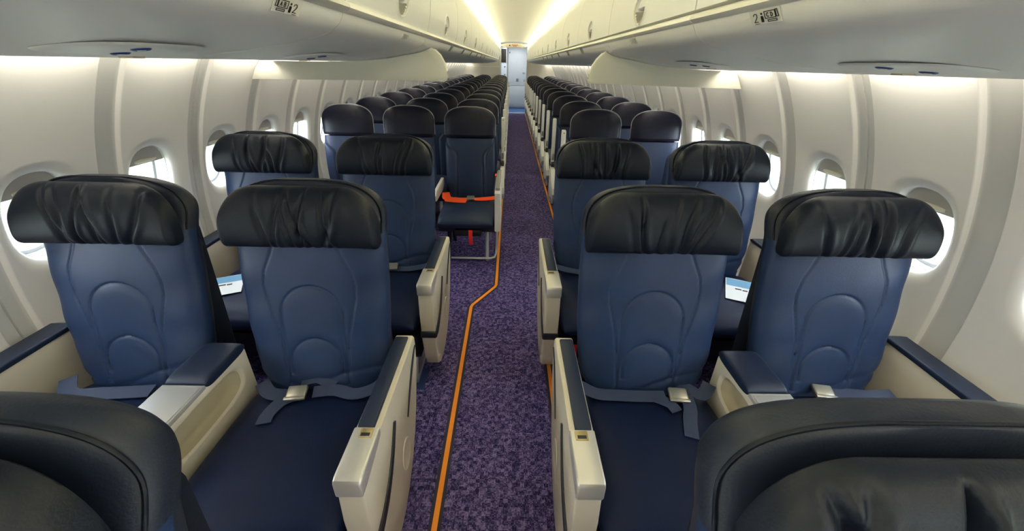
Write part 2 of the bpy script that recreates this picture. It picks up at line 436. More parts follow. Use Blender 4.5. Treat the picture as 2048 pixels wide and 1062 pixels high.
def bin_unit(s, c, idx, proto):
    B, U = (BL, UL) if s < 0 else (BR, UR); sd = 'left' if s < 0 else 'right'
    o = empty('overhead_bin', (0, c, 0)); h = BINL/2
    word = ORD[idx] if idx else 'nearest'
    tag(o, 'white overhead bin on the %s side, %s along the aisle' % (sd, word + ' one from the camera' if idx else 'nearest one'), 'overhead bin', 'overhead bins over the %s seats' % sd)
    if proto:
        for ch in proto.children:
            cc = inst(ch.name.split('.')[0], ch.data, o)
            for g in ch.children: inst(g.name.split('.')[0], g.data, cc)
        return o
    back = [(B[0][0] + s*.05, 1.985), (XC + s*1.19, 1.80), (XC + s*1.19, 1.52), (U[-1][0], 1.512)]
    extr_sheet('body', U + [(U[-1][0], 1.50)] + [(XC + s*1.10, 1.55), (XC + s*.95, 1.70), (B[-1][0] + s*.03, 1.70), (B[-1][0] + s*.03, 1.62)], -h+.0015, h-.0015, 'bin_plastic', o)
    dr = door_mesh(s, o, B, h-.004)
    lipx = B[-1][0]
    pts = [(lipx + s*.024, 1.622), (lipx - s*.0, 1.626), (lipx - s*.010, 1.620), (lipx - s*.012, 1.611), (lipx - s*.004, 1.604), (lipx + s*.010, 1.600), (lipx+s*.024, 1.600)]
    extr_sheet('lip_rail', pts, -h+.001, h-.001, 'lip_plastic', o)
    latch_ring(s, dr, B)
    # filler from bin back to the fuselage crown
    prism('back_panel', [(B[0][0] + s*.02, 1.985), (XC + s*1.0, 1.90), (XC + s*1.20, 1.75), (XC + s*1.20, 1.52), (XC + s*1.19, 1.52), (XC + s*1.18, 1.745), (XC + s*.99, 1.885), (B[0][0] + s*.02, 1.972)], -h, h, 1, 'bin_plastic', o, bev=0)
    return o
for s, c0 in ((-1, 1.712), (1, 1.811)):
    proto = None; idx = 0
    for k in range(-1, 12):
        c = c0 + k*BINL
        if c + BINL/2 > Y1 + .2: break
        o = bin_unit(s, c, max(idx, 0), proto)
        if proto is None: proto = o
        idx += 1

# ------------------------------------------------------------------ business seats
def arch_dist(x, z, cx, cz, r, zb):
    if z >= cz: return abs(math.hypot(x-cx, z-cz) - r)
    return abs(abs(x-cx) - r) if z > zb else 9
SEAM = [(.098, .97), (.118, .92), (.142, .87), (.152, .82), (.148, .77), (.134, .71), (.120, .65), (.112, .58), (.108, .50)]
def seam_x(z):
    for i in range(len(SEAM)-1):
        (xa, za), (xb, zb) = SEAM[i], SEAM[i+1]
        if zb <= z <= za:
            t = (za-z)/(za-zb); return xa + (xb-xa)*t
    return None
def biz_back_mesh(parent):
    zs = [.385 + (.60)*i/150 for i in range(151)] + [.985 + .163*math.sin(PI/2*i/30) for i in range(1, 30)]
    HW = [(.385, .17), (.43, .198), (.50, .226), (.58, .240), (.70, .248), (.82, .250), (.92, .250), (.985, .250)]
    def hw(z):
        if z >= .985: return .250*(1 - ((z-.985)/.165)**3.0)**(1/3.0)
        for i in range(len(HW)-1):
            if HW[i][0] <= z <= HW[i+1][0]:
                t = (z-HW[i][0])/(HW[i+1][0]-HW[i][0]); t = t*t*(3-2*t); return HW[i][1] + (HW[i+1][1]-HW[i][1])*t
        return .17
    rings = []
    NF, NB = 150, 26
    for z in zs:
        w = hw(z); yf = -.100 + (z-.44)*.225 + .022*sst(.97, 1.06, z); th = .060*(1 if z < 1.0 else max(.12, (1-((z-1.0)/.17)**3)))
        if z < .45: th *= .75
        yc = yf + th + .005; ring = []
        for i in range(NF):
            q = -PI/2 + PI*i/(NF-1); x = w*math.sin(q); s = abs(math.sin(q))
            y = yc - th*max(0, (1 - s**4.5))**(1/2.6)
            if z < 1.0:
                d = min(arch_dist(x, z, 0, .715, .104, .46), arch_dist(x, z, 0, .545, .088, .50))
                g = .0050*math.exp(-(d/.0036)**2)
                sx = seam_x(z)
                if sx is not None: g = max(g, .0046*math.exp(-((abs(x)-sx)/.0036)**2))
                inside = (abs(x) < .104 and z < .715 and z > .44) or math.hypot(x, z-.715) < .104
                y += g
                if inside: y -= .006 + .003*sst(0, .03, d)
                else: y -= .006*math.cos(min(PI/2, abs(x)/.25*PI/2))
                y += .0022*math.sin(38*z + 9*x + 2*math.sin(14*x))*sst(.08, .2, abs(x)) + .0035*math.exp(-((z-.47-.05*math.sin(8*x))/.012)**2)
            ring.append((x, y, z))
        for i in range(1, NB-1):
            q = PI/2 - PI*i/(NB-1); x = w*math.sin(q); s = abs(math.sin(q))
            y = yc + th*max(0, (1 - s**4.0))**(1/2.6)
            ring.append((x, y, z))
        rings.append(ring)
    o = loft('backrest', rings, 'navy_leather', parent, angle=70)
    o.data.materials.append(MATS['rear_top_leather'])
    for p in o.data.polygons:
        if p.normal.y > .05 or p.center.z > .985: p.material_index = 1
    L_, R_ = [], []
    for z in [.985 + .163*math.sin(PI/2*i/24) for i in range(24)]:
        w = hw(z); yf = -.100 + (z-.44)*.225 + .022*sst(.97, 1.06, z); th = .060*(1 if z < 1.0 else max(.12, (1-((z-1.0)/.17)**3)))
        L_.append((-w*.975, yf + th*.55, z + .001)); R_.append((w*.975, yf + th*.55, z + .001))
    tube('piping', L_ + R_[::-1], .0032, 'dark_leather', o, n=6)
    return o
def biz_pillow(parent, seed):
    strong = seed > 80
    rnd = random.Random(seed); folds = []
    for i in range(7):
        x0 = (-.150 + .050*i if strong else -.095 + .032*i) + rnd.uniform(-.010, .010)
        folds.append((x0, rnd.uniform(-.35, .35) + x0*1.2, rnd.uniform(.008, .014), rnd.uniform(.006, .011), rnd.uniform(0, 6), rnd.uniform(.09, .19)))
    NX, NS = 150, 52; rings = []
    xs = []
    for i in range(NX):
        u = -1 + 2*i/(NX-1); xs.append(.250*(u + .035*math.sin(PI*u)))
    for x in xs:
        ax = min(1, abs(x)/.250)
        zt = 1.143 - .140*max(0, 1 - math.sqrt(max(0, 1 - max(0, (ax-.50)/.50)**2.3)))
        zb = .952 + .016*max(0, 1 - math.sqrt(max(0, 1 - max(0, (ax-.95)/.05)**2)))
        zc = (zt+zb)/2; hz = (zt-zb)/2; hy = .046*(1 - .55*max(0, (ax-.92)/.08)**2)
        ring = []
        for j in range(NS):
            al = 2*PI*j/NS
            z = zc + hz*sgnpow(math.sin(al), .78); cy = math.cos(al)
            y = .031 + (z-1.05)*.16 - hy*sgnpow(cy, .85)
            if cy > 0:
                wgt = cy**.45
                for x0, k, am, wd, ph, ht in folds:
                    xi = x0 + k*(z-.955) + .006*math.sin(30*z+ph)
                    t = (z-.955)/.2
                    env = math.exp(-((z-.955-ht*.5)/ht)**2) if not strong else 1.35*sst(1.15, 1.115, z)
                    dd = (x-xi)/wd
                    y += wgt*env*am*(math.exp(-dd*dd) - .55*math.exp(-((dd-1.8)/1.2)**2))
                y += .003*wgt*math.sin(17*x+seed)*math.sin(25*z)
            else: y = min(y, .041 + (z-1.05)*.16)
            ring.append((x, y, z))
        rings.append(ring)
    P = loft('headrest_pillow', rings, 'dark_leather', parent, angle=75)
    return P
def pad_loft(name, x0, x1, y0, y1, zb, zt, m, parent, px=4.0, py=3.4, nx=30, ny=26, crown=.0, bow=.0):
    """cushion block: rounded in plan and section"""
    rings = []; cx, hx = (x0+x1)/2, (x1-x0)/2; cy, hy = (y0+y1)/2, (y1-y0)/2
    for i in range(ny+1):
        v = -1 + 2*i/ny; v = math.sin(v*PI/2); k = max(.02, (1-abs(v)**py))**(1/2.2) if abs(v) < 1 else .02
        k = max(k, .03); y = cy + hy*v; ring = []
        zc, hz = (zb+zt)/2, (zt-zb)/2
        wx = hx*(1 - .05*abs(v)**6)
        for j in range(nx*2):
            a = 2*PI*j/(nx*2)
            x = wx*sgnpow(math.cos(a), 2/px); z = zc + hz*k*sgnpow(math.sin(a), 2/px)
            if z > zc: z += crown*(1-(x/hx)**2)*(1-v*v) + bow*v
            ring.append((cx+x, y, z))
        rings.append(ring)
    return loft(name, rings, m, parent, angle=70)
def belt(parent, spec):
    """spec: colour, z, list of straps (paths with width), buckle (x,y,rot) or None"""
    m, straps, bk = spec
    S = None
    for i, (path, w) in enumerate(straps):
        k_ = len(path); ww = list(w) if isinstance(w, (list, tuple)) else [w]*k_
        sm = []; sw = []
        for q in range(k_-1):
            p0, p1, p2, p3 = [Vector(path[min(max(q+d_, 0), k_-1)]) for d_ in (-1, 0, 1, 2)]
            for e_ in range(5):
                t_ = e_/5; sm.append(.5*((2*p1) + (p2-p0)*t_ + (2*p0-5*p1+4*p2-p3)*t_*t_ + (3*p1-p0-3*p2+p3)*t_**3)); sw.append(ww[q] + (ww[q+1]-ww[q])*t_)
        path, w = sm + [Vector(path[-1])], sw + [ww[-1]]
        o = sweep('strap' if S else 'seat_belt', path, (0, -.15, 1), w, .0022, m, parent if S is None else S)
        if S is None: S = o
    if bk:
        x, y, z, r = bk
        B = box('buckle', (-.032, -.026, 0), (.032, .026, .017), 'buckle_metal', S, bev=.006, seg=3); B.location = (x, y, z); B.rotation_euler = (.25, 0, r)
        L_ = box('buckle_lip', (-.034, -.030, .012), (.034, -.018, .019), 'buckle_metal', S, bev=.002); L_.location = (x, y, z); L_.rotation_euler = (.25, 0, r)
    return S
def aisle_arm(parent, s, cx):
    """fairing arm box on the aisle side; s = +1 when the aisle lies at +x of the seat"""
    x0, x1 = sorted((s*.257, s*.323)); xo = s*.323
    prof = [(-.552, .585), (-.556, .45), (-.552, .30), (-.540, .19), (-.515, .128), (-.470, .098), (-.40, .086), (-.33, .092), (-.25, .118), (-.17, .175), (-.10, .25), (-.045, .34), (-.005, .45), (.018, .55), (.022, .590), (.012, .602), (-.40, .600), (-.545, .598)]
    A = prism('armrest', prof, x0, x1, 0, 'cream_plastic', parent, bev=.008, seg=3)
    p = prism('armrest_pad', [(-.398, .596), (-.005, .598), (.0, .606), (-.02, .612), (-.39, .611), (-.398, .606)], x0+(.004 if s > 0 else .016), x1-(.016 if s > 0 else .004), 0, 'navy_pad', A, bev=.004)
    prism('end_cap', [(-.561, .555), (-.561, .598), (-.556, .607), (-.545, .611), (-.404, .611), (-.401, .606), (-.401, .585), (-.49, .575), (-.53, .556)], x0-.002, x1+.002, 0, 'silver_cap', A, bev=.006, seg=3)
    lx = (x0+x1)/2 + s*.004
    box('latch', (lx-.017, -.437, .609), (lx+.017, -.408, .6145), 'brass_latch', A, bev=.002)
    box('latch_window', (lx-.012, -.434, .6135), (lx+.012, -.424, .6155), 'dark_trim', A, bev=0)
    xs = xo + s*.0005
    sweep('trim_curve', bez((xs, .005, .565), (xs, -.055, .545), (xs, -.175, .395), 12), (s, 0, 0), [.004+.012*math.sin(PI*i/12) for i in range(13)], .004, 'dark_trim', A)
    path = [(xs, -.553, .335)] + bez((xs, -.535, .335), (xs, -.40, .345), (xs, -.30, .515), 12)
    sweep('bumper_strip', path, (s, 0, 0), [.034, .036] + [.046-.0026*i for i in range(1, 13)], .005, 'dark_trim', A)
    box('bumper_band', (x0-.003, -.5615, .318), (x1+.003, -.548, .352), 'dark_trim', A, bev=.003)
    n = 26
    rings = [[(xs + s*o, -.235 + .047*k*math.cos(2*PI*i/n), .285 + .064*k*math.sin(2*PI*i/n)) for i in range(n)] for k, o in ((1, .000), (.97, .003), (.86, .003), (.80, .0012), (.45, .0006))]
    loft('dish', rings, 'cream_plastic', A, cap0=False)
    disc('screw', (-.50, .165), (.007, .007), 0, (min(xs, xs+s*.003), max(xs, xs+s*.003)), 'aluminium', A, n=10)
    return A
def window_arm(parent, s):
    x0, x1 = sorted((s*.292, s*.368))
    prof = [(-.60, .20), (-.62, .40), (-.60, .585), (.045, .597), (.055, .56), (.06, .20)]
    A = prism('window_armrest', prof, x0, x1, 0, 'cream_plastic', parent, bev=.006)
    prism('armrest_pad', [(-.59, .583), (.045, .595), (.055, .603), (.035, .615), (-.57, .607), (-.60, .596)], x0-.003, x1+.003, 0, 'navy_pad', A, bev=.007, seg=3)
    return A
def biz_seat(loc, s, aisle, seed, label, beltspec=None, red=False):
    """s = +1: the aisle is at +x of this seat"""
    t = tag(empty('business_seat', loc), label, 'seat', 'business seats')
    if 'b' not in CACHE:
        b = biz_back_mesh(t); CACHE['b'] = b.data; CACHE['r'] = b.children[0].data
        c = pad_loft('seat_cushion', -.240, .240, -.585, -.03, .315, .452, 'cushion_leather', t, crown=.012); CACHE['c'] = c.data
        sk = prism('cushion_skirt', [(-.560, .33), (-.545, .20), (-.50, .15), (-.10, .15), (-.08, .33)], -.232, .232, 0, 'dark_leather', t, bev=.012, seg=3); CACHE['s'] = sk.data
        f = box('seat_frame', (-.215, -.46, .115), (.215, -.12, .155), 'aluminium', t, bev=.008); CACHE['f'] = f.data
        legs = []
        for x in (-.19, .19):
            for y0, y1 in ((-.44, -.50), (-.14, -.06)):
                L = tube('leg', [(x, y0, .135), (x, y1, .035)], .014, 'aluminium', t); legs.append(L.data)
            R_ = box('track_fitting', (x-.018, -.53, 0), (x+.018, -.03, .030), 'aluminium', t, bev=.004); legs.append(R_.data)
        CACHE['l'] = legs
        sh = prism('back_shell', [(.055, .30), (.02, .40), (.065, .70), (.135, 1.06), (.158, 1.07), (.165, .95), (.145, .60), (.13, .30)], -.20, .20, 0, 'dark_leather', t, bev=.012, seg=3); CACHE['h'] = sh.data
    else:
        b = inst('backrest', CACHE['b'], t); inst('piping', CACHE['r'], b)
        inst('seat_cushion', CACHE['c'], t); inst('cushion_skirt', CACHE['s'], t); inst('seat_frame', CACHE['f'], t); inst('back_shell', CACHE['h'], t)
        for me in CACHE['l']: inst('track_fitting' if me.name.startswith('track') else 'leg', me, t)
    biz_pillow(t, seed)
    key = ('a', s) if aisle else ('w', s)
    if key not in CACHE:
        A = aisle_arm(t, s, 0) if aisle else window_arm(t, -s); CACHE[key] = A
    else:
        src = CACHE[key]; A = inst(src.name.split('.')[0], src.data, t)
        for ch in src.children: inst(ch.name.split('.')[0], ch.data, A)
    if beltspec: belt(t, beltspec)
    if red:
        sweep('red_tag', [(red*.17, -.57, .30), (red*.172, -.572, .25), (red*.165, -.577, .20)], (0, -1, 0), .022, .002, 'red_tag', t)
    return t
CACHE = {}
def strapz(pts, z=.457): return [(x, y, z if len(p) == 2 else p[2]) for p in pts for x, y in [p[:2]]]
BELT_L_AISLE = ('navy_webbing', [([(-.20, -.10, .47), (-.15, -.145, .468), (-.09, -.155, .468), (-.03, -.155, .470)], .046),
                                 ([(.0, -.145, .474), (.07, -.13, .470), (.14, -.145, .468), (.20, -.12, .47), (.235, -.08, .48)], .046),
                                 ([(-.035, -.150, .472), (-.085, -.18, .470), (-.105, -.235, .468), (-.10, -.275, .468)], [.046, .046, .044, .046]),
                                 ([(-.06, -.10, .475), (.0, -.09, .488), (.06, -.11, .472)], .046)], (-.048, -.155, .474, .12))
BELT_R_AISLE = ('navy_webbing', [([(-.235, -.10, .478), (-.18, -.128, .469), (-.10, -.135, .469), (-.02, -.138, .469), (.06, -.138, .470)], .046),
                                 ([(.11, -.13, .475), (.15, -.10, .472), (.19, -.13, .47), (.235, -.085, .48)], .046),
                                 ([(.13, -.135, .476), (.125, -.19, .470), (.105, -.24, .468), (.085, -.305, .466)], .044),
                                 ([(.02, -.15, .474), (.06, -.175, .474), (.075, -.205, .470)], .040)], (.100, -.14, .474, -.08))
BELT_L_WIN = ('navy_webbing', [([(-.235, -.10, .478), (-.17, -.165, .469), (-.08, -.16, .469), (.02, -.152, .469), (.09, -.145, .470)], .05)], None)
BELT_R_WIN = ('navy_webbing', [([(.03, -.125, .470), (.10, -.122, .469), (.17, -.128, .469), (.245, -.13, .475)], .06), ([(-.05, -.03, .50), (-.045, -.06, .478), (.0, -.09, .472)], .05)], (-.01, -.118, .478, -.15))
BELT_PLAIN = ('navy_webbing', [([(-.235, -.10, .478), (-.12, -.14, .469), (.0, -.14, .469), (.12, -.14, .469), (.235, -.10, .478)], .046)], (.02, -.14, .474, .1))
XLA, XLW, XRA, XRW = -.549, -1.190, .614, 1.246
BY = [.214, 1.149, 2.074]
biz_seat((XLA, BY[1], 0), 1, True, 3, 'dark navy business seat by the aisle on the left, buckle and folded belt on it', BELT_L_AISLE)
biz_seat((XLW, BY[1], 0), 1, False, 11, 'large dark navy business seat against the left wall, nearest the camera there', BELT_L_WIN)
biz_seat((XRA, BY[1], 0), -1, True, 22, 'navy business seat right of the aisle with buckle and dangling belt end', BELT_R_AISLE)
biz_seat((XRW, BY[1], 0), -1, False, 31, 'navy business seat by the right wall with pale blue belt lying on its cushion', BELT_R_WIN)
biz_seat((XLA, BY[2], 0), 1, True, 45, 'navy business seat left of the aisle, right in front of the orange belted seat', BELT_PLAIN)
biz_seat((XLW, BY[2], 0), 1, False, 57, 'navy business seat at left wall with a leaflet on it, partly hidden by seats ahead', None, red=-.06)
biz_seat((XRA, BY[2], 0), -1, True, 66, 'navy business seat right of the aisle in the second full row', BELT_PLAIN, red=-1)
biz_seat((XRW, BY[2], 0), -1, False, 72, 'navy business seat at right wall with a white leaflet on its cushion', None)
biz_seat((XLA, BY[0]-.010, 0), 1, True, 83, 'blurred dark seat top cut off by the lower left corner', None)
biz_seat((XRA, BY[0], 0), -1, True, 97, 'dark leather seat top with gathered headrest filling the lower right corner', None)

def console(loc, label):
    t = tag(empty('centre_console', loc), label, 'armrest', 'consoles between business seats')
    if 'con' not in CACHE:
        # body: two side skins with a long oval scoop, nose, top
        hw = .062; YA, YB, ZA = -.50, -.055, .17
        def top(y): return .592 if y > -.44 else .592 - .10*((-.44-y)/.06)**2*.6
        bm = bmesh.new(); NY, NZ = 140, 110
        def scoop(y, z):
            # rounded slot, inclined like the arm
            yc, zc, a, b = -.275, .508, .180, .058
            d = (abs((y-yc)/a)**3.2 + abs((z-zc)/b)**3.2)
            return .036*(1 - sst(.30, 1.05, d))
        rows = {}
        for sgn in (-1, 1):
            for i in range(NY+1):
                y = YA + (YB-YA)*i/NY
                nose = 1 - .25*(1-sst(0, .07, y-YA))
                for j in range(NZ+1):
                    z = ZA + (top(y)-ZA)*j/NZ
                    x = sgn*(hw*nose - scoop(y, z) - .004*(1-sst(0, .012, top(y)-z)))
                    rows[sgn, i, j] = bm.verts.new((x, y, z))
            for i in range(NY):
                for j in range(NZ): bm.faces.new((rows[sgn, i, j], rows[sgn, i+1, j], rows[sgn, i+1, j+1], rows[sgn, i, j+1]))
        for i in range(NY):
            bm.faces.new((rows[-1, i, NZ], rows[-1, i+1, NZ], rows[1, i+1, NZ], rows[1, i, NZ])); bm.faces.new((rows[-1, i, 0], rows[-1, i+1, 0], rows[1, i+1, 0], rows[1, i, 0]))
        for j in range(NZ):
            bm.faces.new((rows[-1, 0, j], rows[-1, 0, j+1], rows[1, 0, j+1], rows[1, 0, j])); bm.faces.new((rows[-1, NY, j], rows[-1, NY, j+1], rows[1, NY, j+1], rows[1, NY, j]))
        bo = bmk('body', bm, 'cream_plastic', t, angle=50)
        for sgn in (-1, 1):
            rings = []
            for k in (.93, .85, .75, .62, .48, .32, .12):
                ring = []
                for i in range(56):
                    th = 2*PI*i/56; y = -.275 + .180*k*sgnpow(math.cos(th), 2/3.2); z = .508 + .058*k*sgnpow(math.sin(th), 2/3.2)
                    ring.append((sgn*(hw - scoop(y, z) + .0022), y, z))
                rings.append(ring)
            loft('scoop_inner', rings, 'scoop_inner', bo, cap0=False)
        pd = pad_loft('armrest_pad', -.065, .065, -.245, -.050, .575, .617, 'navy_pad', t, px=5, py=8, ny=18)
        tr = prism('tray_frame', [(-.064, -.250), (.064, -.250), (.064, -.43), (.060, -.47), (.048, -.50), (-.048, -.50), (-.060, -.47), (-.064, -.43)], .588, .604, 2, 'silver_cap', t, bev=.004, seg=3)
        tp = prism('tray_lid', [(-.060, -.262), (.060, -.262), (.060, -.41), (.050, -.43), (-.050, -.43), (-.060, -.41)], .6035, .6065, 2, 'tray_metal', tr, bev=.002)
        nz = box('support', (-.045, -.42, .03), (.045, -.06, .18), 'dark_trim', t, bev=.01)
        ft = box('floor_foot', (-.03, -.40, 0), (.03, -.10, .04), 'aluminium', t, bev=.006)
        CACHE['con'] = t
    else:
        for ch in CACHE['con'].children:
            cc = inst(ch.name.split('.')[0], ch.data, t)
            for g in ch.children: inst(g.name.split('.')[0], g.data, cc)
    return t
XCL, XCR = -.868, .931
console((XCL, BY[1], 0), 'cream console with metal lid and navy pad between the near left seats')
console((XCR, BY[1], 0), 'cream console with beige lid and navy pad between the near right seats')
console((XCL, BY[2], 0), 'cream console of the farther left business pair, mostly hidden by a seat')
console((XCR, BY[2], 0), 'cream console of the farther right business pair, mostly hidden by a seat')

# ------------------------------------------------------------------ economy seats
def eco_back(parent):
    zs = [.43 + .50*i/56 for i in range(57)]
    def hw(z): return .205 + .006*math.sin((z-.43)/.5*PI) - .012*sst(.62, .43, z)
    rings = []; NF, NB = 84, 14
    for z in zs:
        w = hw(z); yf = -.065 + (z-.45)*.115 + .02*math.sin((z-.45)/.7*PI)*-1; th = .038; yc = yf + th; ring = []
        for i in range(NF):
            q = -PI/2 + PI*i/(NF-1); x = w*math.sin(q); sx = abs(math.sin(q)); y = yc - th*max(0, 1-sx**5)**(1/2.4)
            tz = (z-.80)/.09
            sm = .112 + (.085*sst(.79, .90, z))
            d = abs(abs(x)-sm)
            y += .008*math.exp(-(d/.005)**2) - (.012*sst(0, .025, abs(x)-sm) if abs(x) > sm else 0)
            ring.append((x, y, z))
        for i in range(1, NB-1):
            q = PI/2 - PI*i/(NB-1); x = w*math.sin(q); sx = abs(math.sin(q)); ring.append((x, yc + th*max(0, 1-sx**4)**(1/2.4), z))
        rings.append(ring)
    return loft('backrest', rings, 'economy_leather', parent, angle=70)
def eco_head(parent):
    zs = [.938 + .02*math.sin(PI/2*i/5) for i in range(6)] + [.958 + .092*i/16 for i in range(1, 17)] + [1.05 + .121*math.sin(PI/2*i/16) for i in range(1, 16)]
    rings = []; NF, NB = 48, 16
    for z in zs:
        w = .212*(1 if z < 1.05 else (1-((z-1.05)/.1215)**2.5)**(1/2.5)); th = .050*(1 if z < 1.05 else max(.08, (1-((z-1.05)/.1215)**2.6)**(1/2.2)))
        if z < .958: th *= .80 + .2*(z-.938)/.02
        yf = -.028 + (z-.92)*.12; yc = yf + .045; ring = []
        for i in range(NF):
            q = -PI/2 + PI*i/(NF-1); x = w*math.sin(q); sx = abs(math.sin(q)); y = yc - th*max(0, 1-sx**3.2)**(1/2.2)
            y += .004*math.exp(-((abs(x)-.082)/.0045)**2)*(z < 1.12)
            ring.append((x, y, z))
        for i in range(1, NB-1):
            q = PI/2 - PI*i/(NB-1); x = w*math.sin(q); sx = abs(math.sin(q)); ring.append((x, yc + th*.8*max(0, 1-sx**3.4)**(1/2.2), z))
        rings.append(ring)
    h = loft('headrest', rings, 'economy_dark_leather', parent, angle=70)
    L_, R_ = [], []
    for z in [.95 + .09*i/6 for i in range(7)] + [1.05 + .1205*math.sin(PI/2*i/16) for i in range(16)]:
        w = .212*(1 if z < 1.05 else (1-((z-1.05)/.1215)**2.5)**(1/2.5)); y = -.028 + (z-.92)*.12 + .040
        L_.append((-w*.995, y, z + .0015)); R_.append((w*.995, y, z + .0015))
    tube('piping', L_ + R_[::-1], .0045, 'piping_sheen', h, n=6)
    return h
EC = {}
def eco_seat(loc, label, group, arm=None, first=False, beltspec=None, red=False):
    t = tag(empty('economy_seat', loc), label, 'seat', group)
    def copy_part(key, build):
        if key not in EC: EC[key] = build()
        else:
            src = EC[key]; o = inst(src.name.split('.')[0], src.data, t)
            for ch in src.children: inst(ch.name.split('.')[0], ch.data, o)
    copy_part('back', lambda: eco_back(t)); copy_part('head', lambda: eco_head(t))
    copy_part('cush', lambda: pad_loft('seat_cushion', -.222, .222, -.585, -.03, .305, .452, 'economy_leather', t, crown=.008, nx=16, ny=18))
    copy_part('shell', lambda: prism('back_shell', [(.01, .40), (.015, .60), (.055, .93), (.085, 1.08), (.098, 1.07), (.098, .92), (.075, .60), (.065, .40)], -.19, .19, 0, 'dark_trim', t, bev=.008))
    copy_part('frame', lambda: box('seat_frame', (-.235, -.46, .265), (.235, -.10, .325), 'black_plastic', t, bev=.01))
    if arm:
        s = arm
        def raised():
            x0, x1 = s*.245, s*.280; x0, x1 = min(x0, x1), max(x0, x1)
            poly = [(-.020, .56), (.012, .555), (.030, .60), (.048, .96), (.050, .998), (.040, 1.008), (.006, 1.004), (-.006, .96)]
            A = prism('armrest', poly, x0, x1, 0, 'white_arm', t, bev=.006)
            disc('rivet', (.0, .0), (.006, .006), 1, (-.004, .002), 'print_grey', A, n=10, loc=((x0+x1)/2, .002, .985))
            box('recline_panel', (x0+.006, -.026, .60), (x1-.006, -.012, .66), 'print_grey', A, bev=.002)
            return A
        copy_part(('raised', s), raised)
        def pivot():
            x0, x1 = sorted((s*.243, s*.276)); P = disc('pivot', (.0, .55), (.036, .036), 0, (x0, x1), 'black_plastic', t, n=16); return P
        copy_part(('pivot', s), pivot)
        def fair():
            x0, x1 = sorted((s*.240, s*.282))
            return prism('side_fairing', [(-.10, .52), (.03, .53), (.06, .47), (.05, .30), (.0, .22), (-.30, .25), (-.36, .32), (-.34, .38), (-.20, .42)], x0, x1, 0, 'white_arm', t, bev=.008)
        copy_part(('fair', s), fair)
        def legs():
            return tube('leg', [(s*.20, -.36, .30), (s*.20, -.44, .12), (s*.20, -.46, .01)], .016, 'aluminium', t)
        copy_part(('leg', s), legs)
        copy_part(('legb', s), lambda: tube('leg', [(s*.20, -.14, .30), (s*.20, -.04, .10), (s*.20, -.02, .01)], .016, 'aluminium', t))
        copy_part(('bar', s), lambda: tube('luggage_bar', [(-.20*s, -.455, .035), (.20*s, -.455, .035), (.228*s, -.45, .045), (.243*s, -.435, .075), (.246*s, -.42, .30)], .010, 'aluminium', t))
    elif not first:
        copy_part('leg', lambda: tube('leg', [(.16, -.36, .30), (.16, -.46, .01)], .016, 'aluminium', t))
        copy_part('legb', lambda: tube('leg', [(.16, -.14, .30), (.16, -.02, .01)], .016, 'aluminium', t))
    if beltspec: belt(t, beltspec)
    if red: sweep('red_tag', [(.04, -.59, .335), (.04, -.60, .28), (.045, -.60, .215)], (0, -1, 0), .03, .002, 'red_tag', t)
    return t
EY, EP, NR = 3.435, .784, 14
ELX = [-.223, -.733, -1.243]; ERX = [.829, 1.339]
OBELT = ('orange_webbing', [([(-.215, -.10, .485), (-.19, -.20, .466), (-.12, -.235, .466), (-.05, -.235, .467), (.0, -.22, .47)], [.06, .075, .078, .066, .048]),
                            ([(.02, -.22, .47), (.08, -.215, .467), (.14, -.205, .468), (.222, -.195, .474)], [.044, .056, .066, .066]),
                            ([(-.20, -.25, .464), (-.12, -.275, .464), (-.02, -.285, .464)], .040)], (.012, -.222, .472, .05))
OBELT2 = ('orange_webbing', [([(-.215, -.10, .485), (-.12, -.20, .466), (.0, -.22, .466), (.12, -.20, .466), (.215, -.10, .485)], .05)], (.0, -.22, .472, .05))
for r in range(NR):
    y = EY + r*EP
    for j, x in enumerate(ELX):
        pos = ['aisle', 'middle', 'window'][j]
        eco_seat((x, y, 0), 'navy economy seat, %s place of the left block, %s row after the divider' % (pos, ORD[r]), 'economy seats in the left block',
                 arm=1 if j == 0 and r > 0 else None, beltspec=(OBELT if j == 0 else OBELT2) if r == 0 or (r == 1 and j == 0) else None, red=(r == 0 and j == 0))
    for j, x in enumerate(ERX):
        pos = ['aisle', 'window'][j]
        eco_seat((x, y, 0), 'navy economy seat, %s place of the right block, %s row after the divider' % (pos, ORD[r]), 'economy seats in the right block',
                 arm=-1 if j == 0 else None, beltspec=OBELT2 if r == 0 else None)
# front left row: fixed box armrest beside the aisle and middle arm, luggage bar, legs
fr = [o for o in col.objects if o.name.startswith('economy_seat') and abs(o.location.x-ELX[0]) < .01 and abs(o.location.y-EY) < .01][0]
prism('armrest', [(-.585, .325), (-.59, .63), (-.575, .645), (.02, .655), (.03, .50), (-.10, .42), (-.20, .325)], .228, .272, 0, 'white_arm', fr, bev=.006)
box('armrest_pad', (.232, -.56, .645), (.268, .0, .668), 'print_grey', fr, bev=.006)
prism('inner_armrest', [(-.40, .50), (-.42, .55), (-.40, .575), (.0, .59), (.0, .53), (-.10, .50)], -.268, -.240, 0, 'white_arm', fr, bev=.006)
tube('luggage_bar', [(-.14, -.462, .030), (.19, -.462, .030), (.222, -.455, .038), (.235, -.43, .065), (.238, -.41, .12), (.24, -.38, .33)], .011, 'aluminium', fr)
for p in ([(-.16, -.30, .30), (-.165, -.44, .02)], [(-.16, -.20, .30), (-.16, -.06, .02)]): tube('leg', p, .018, 'black_plastic', fr)
box('life_vest_pouch', (-.10, -.50, .24), (.12, -.22, .30), 'black_plastic', fr, bev=.015)
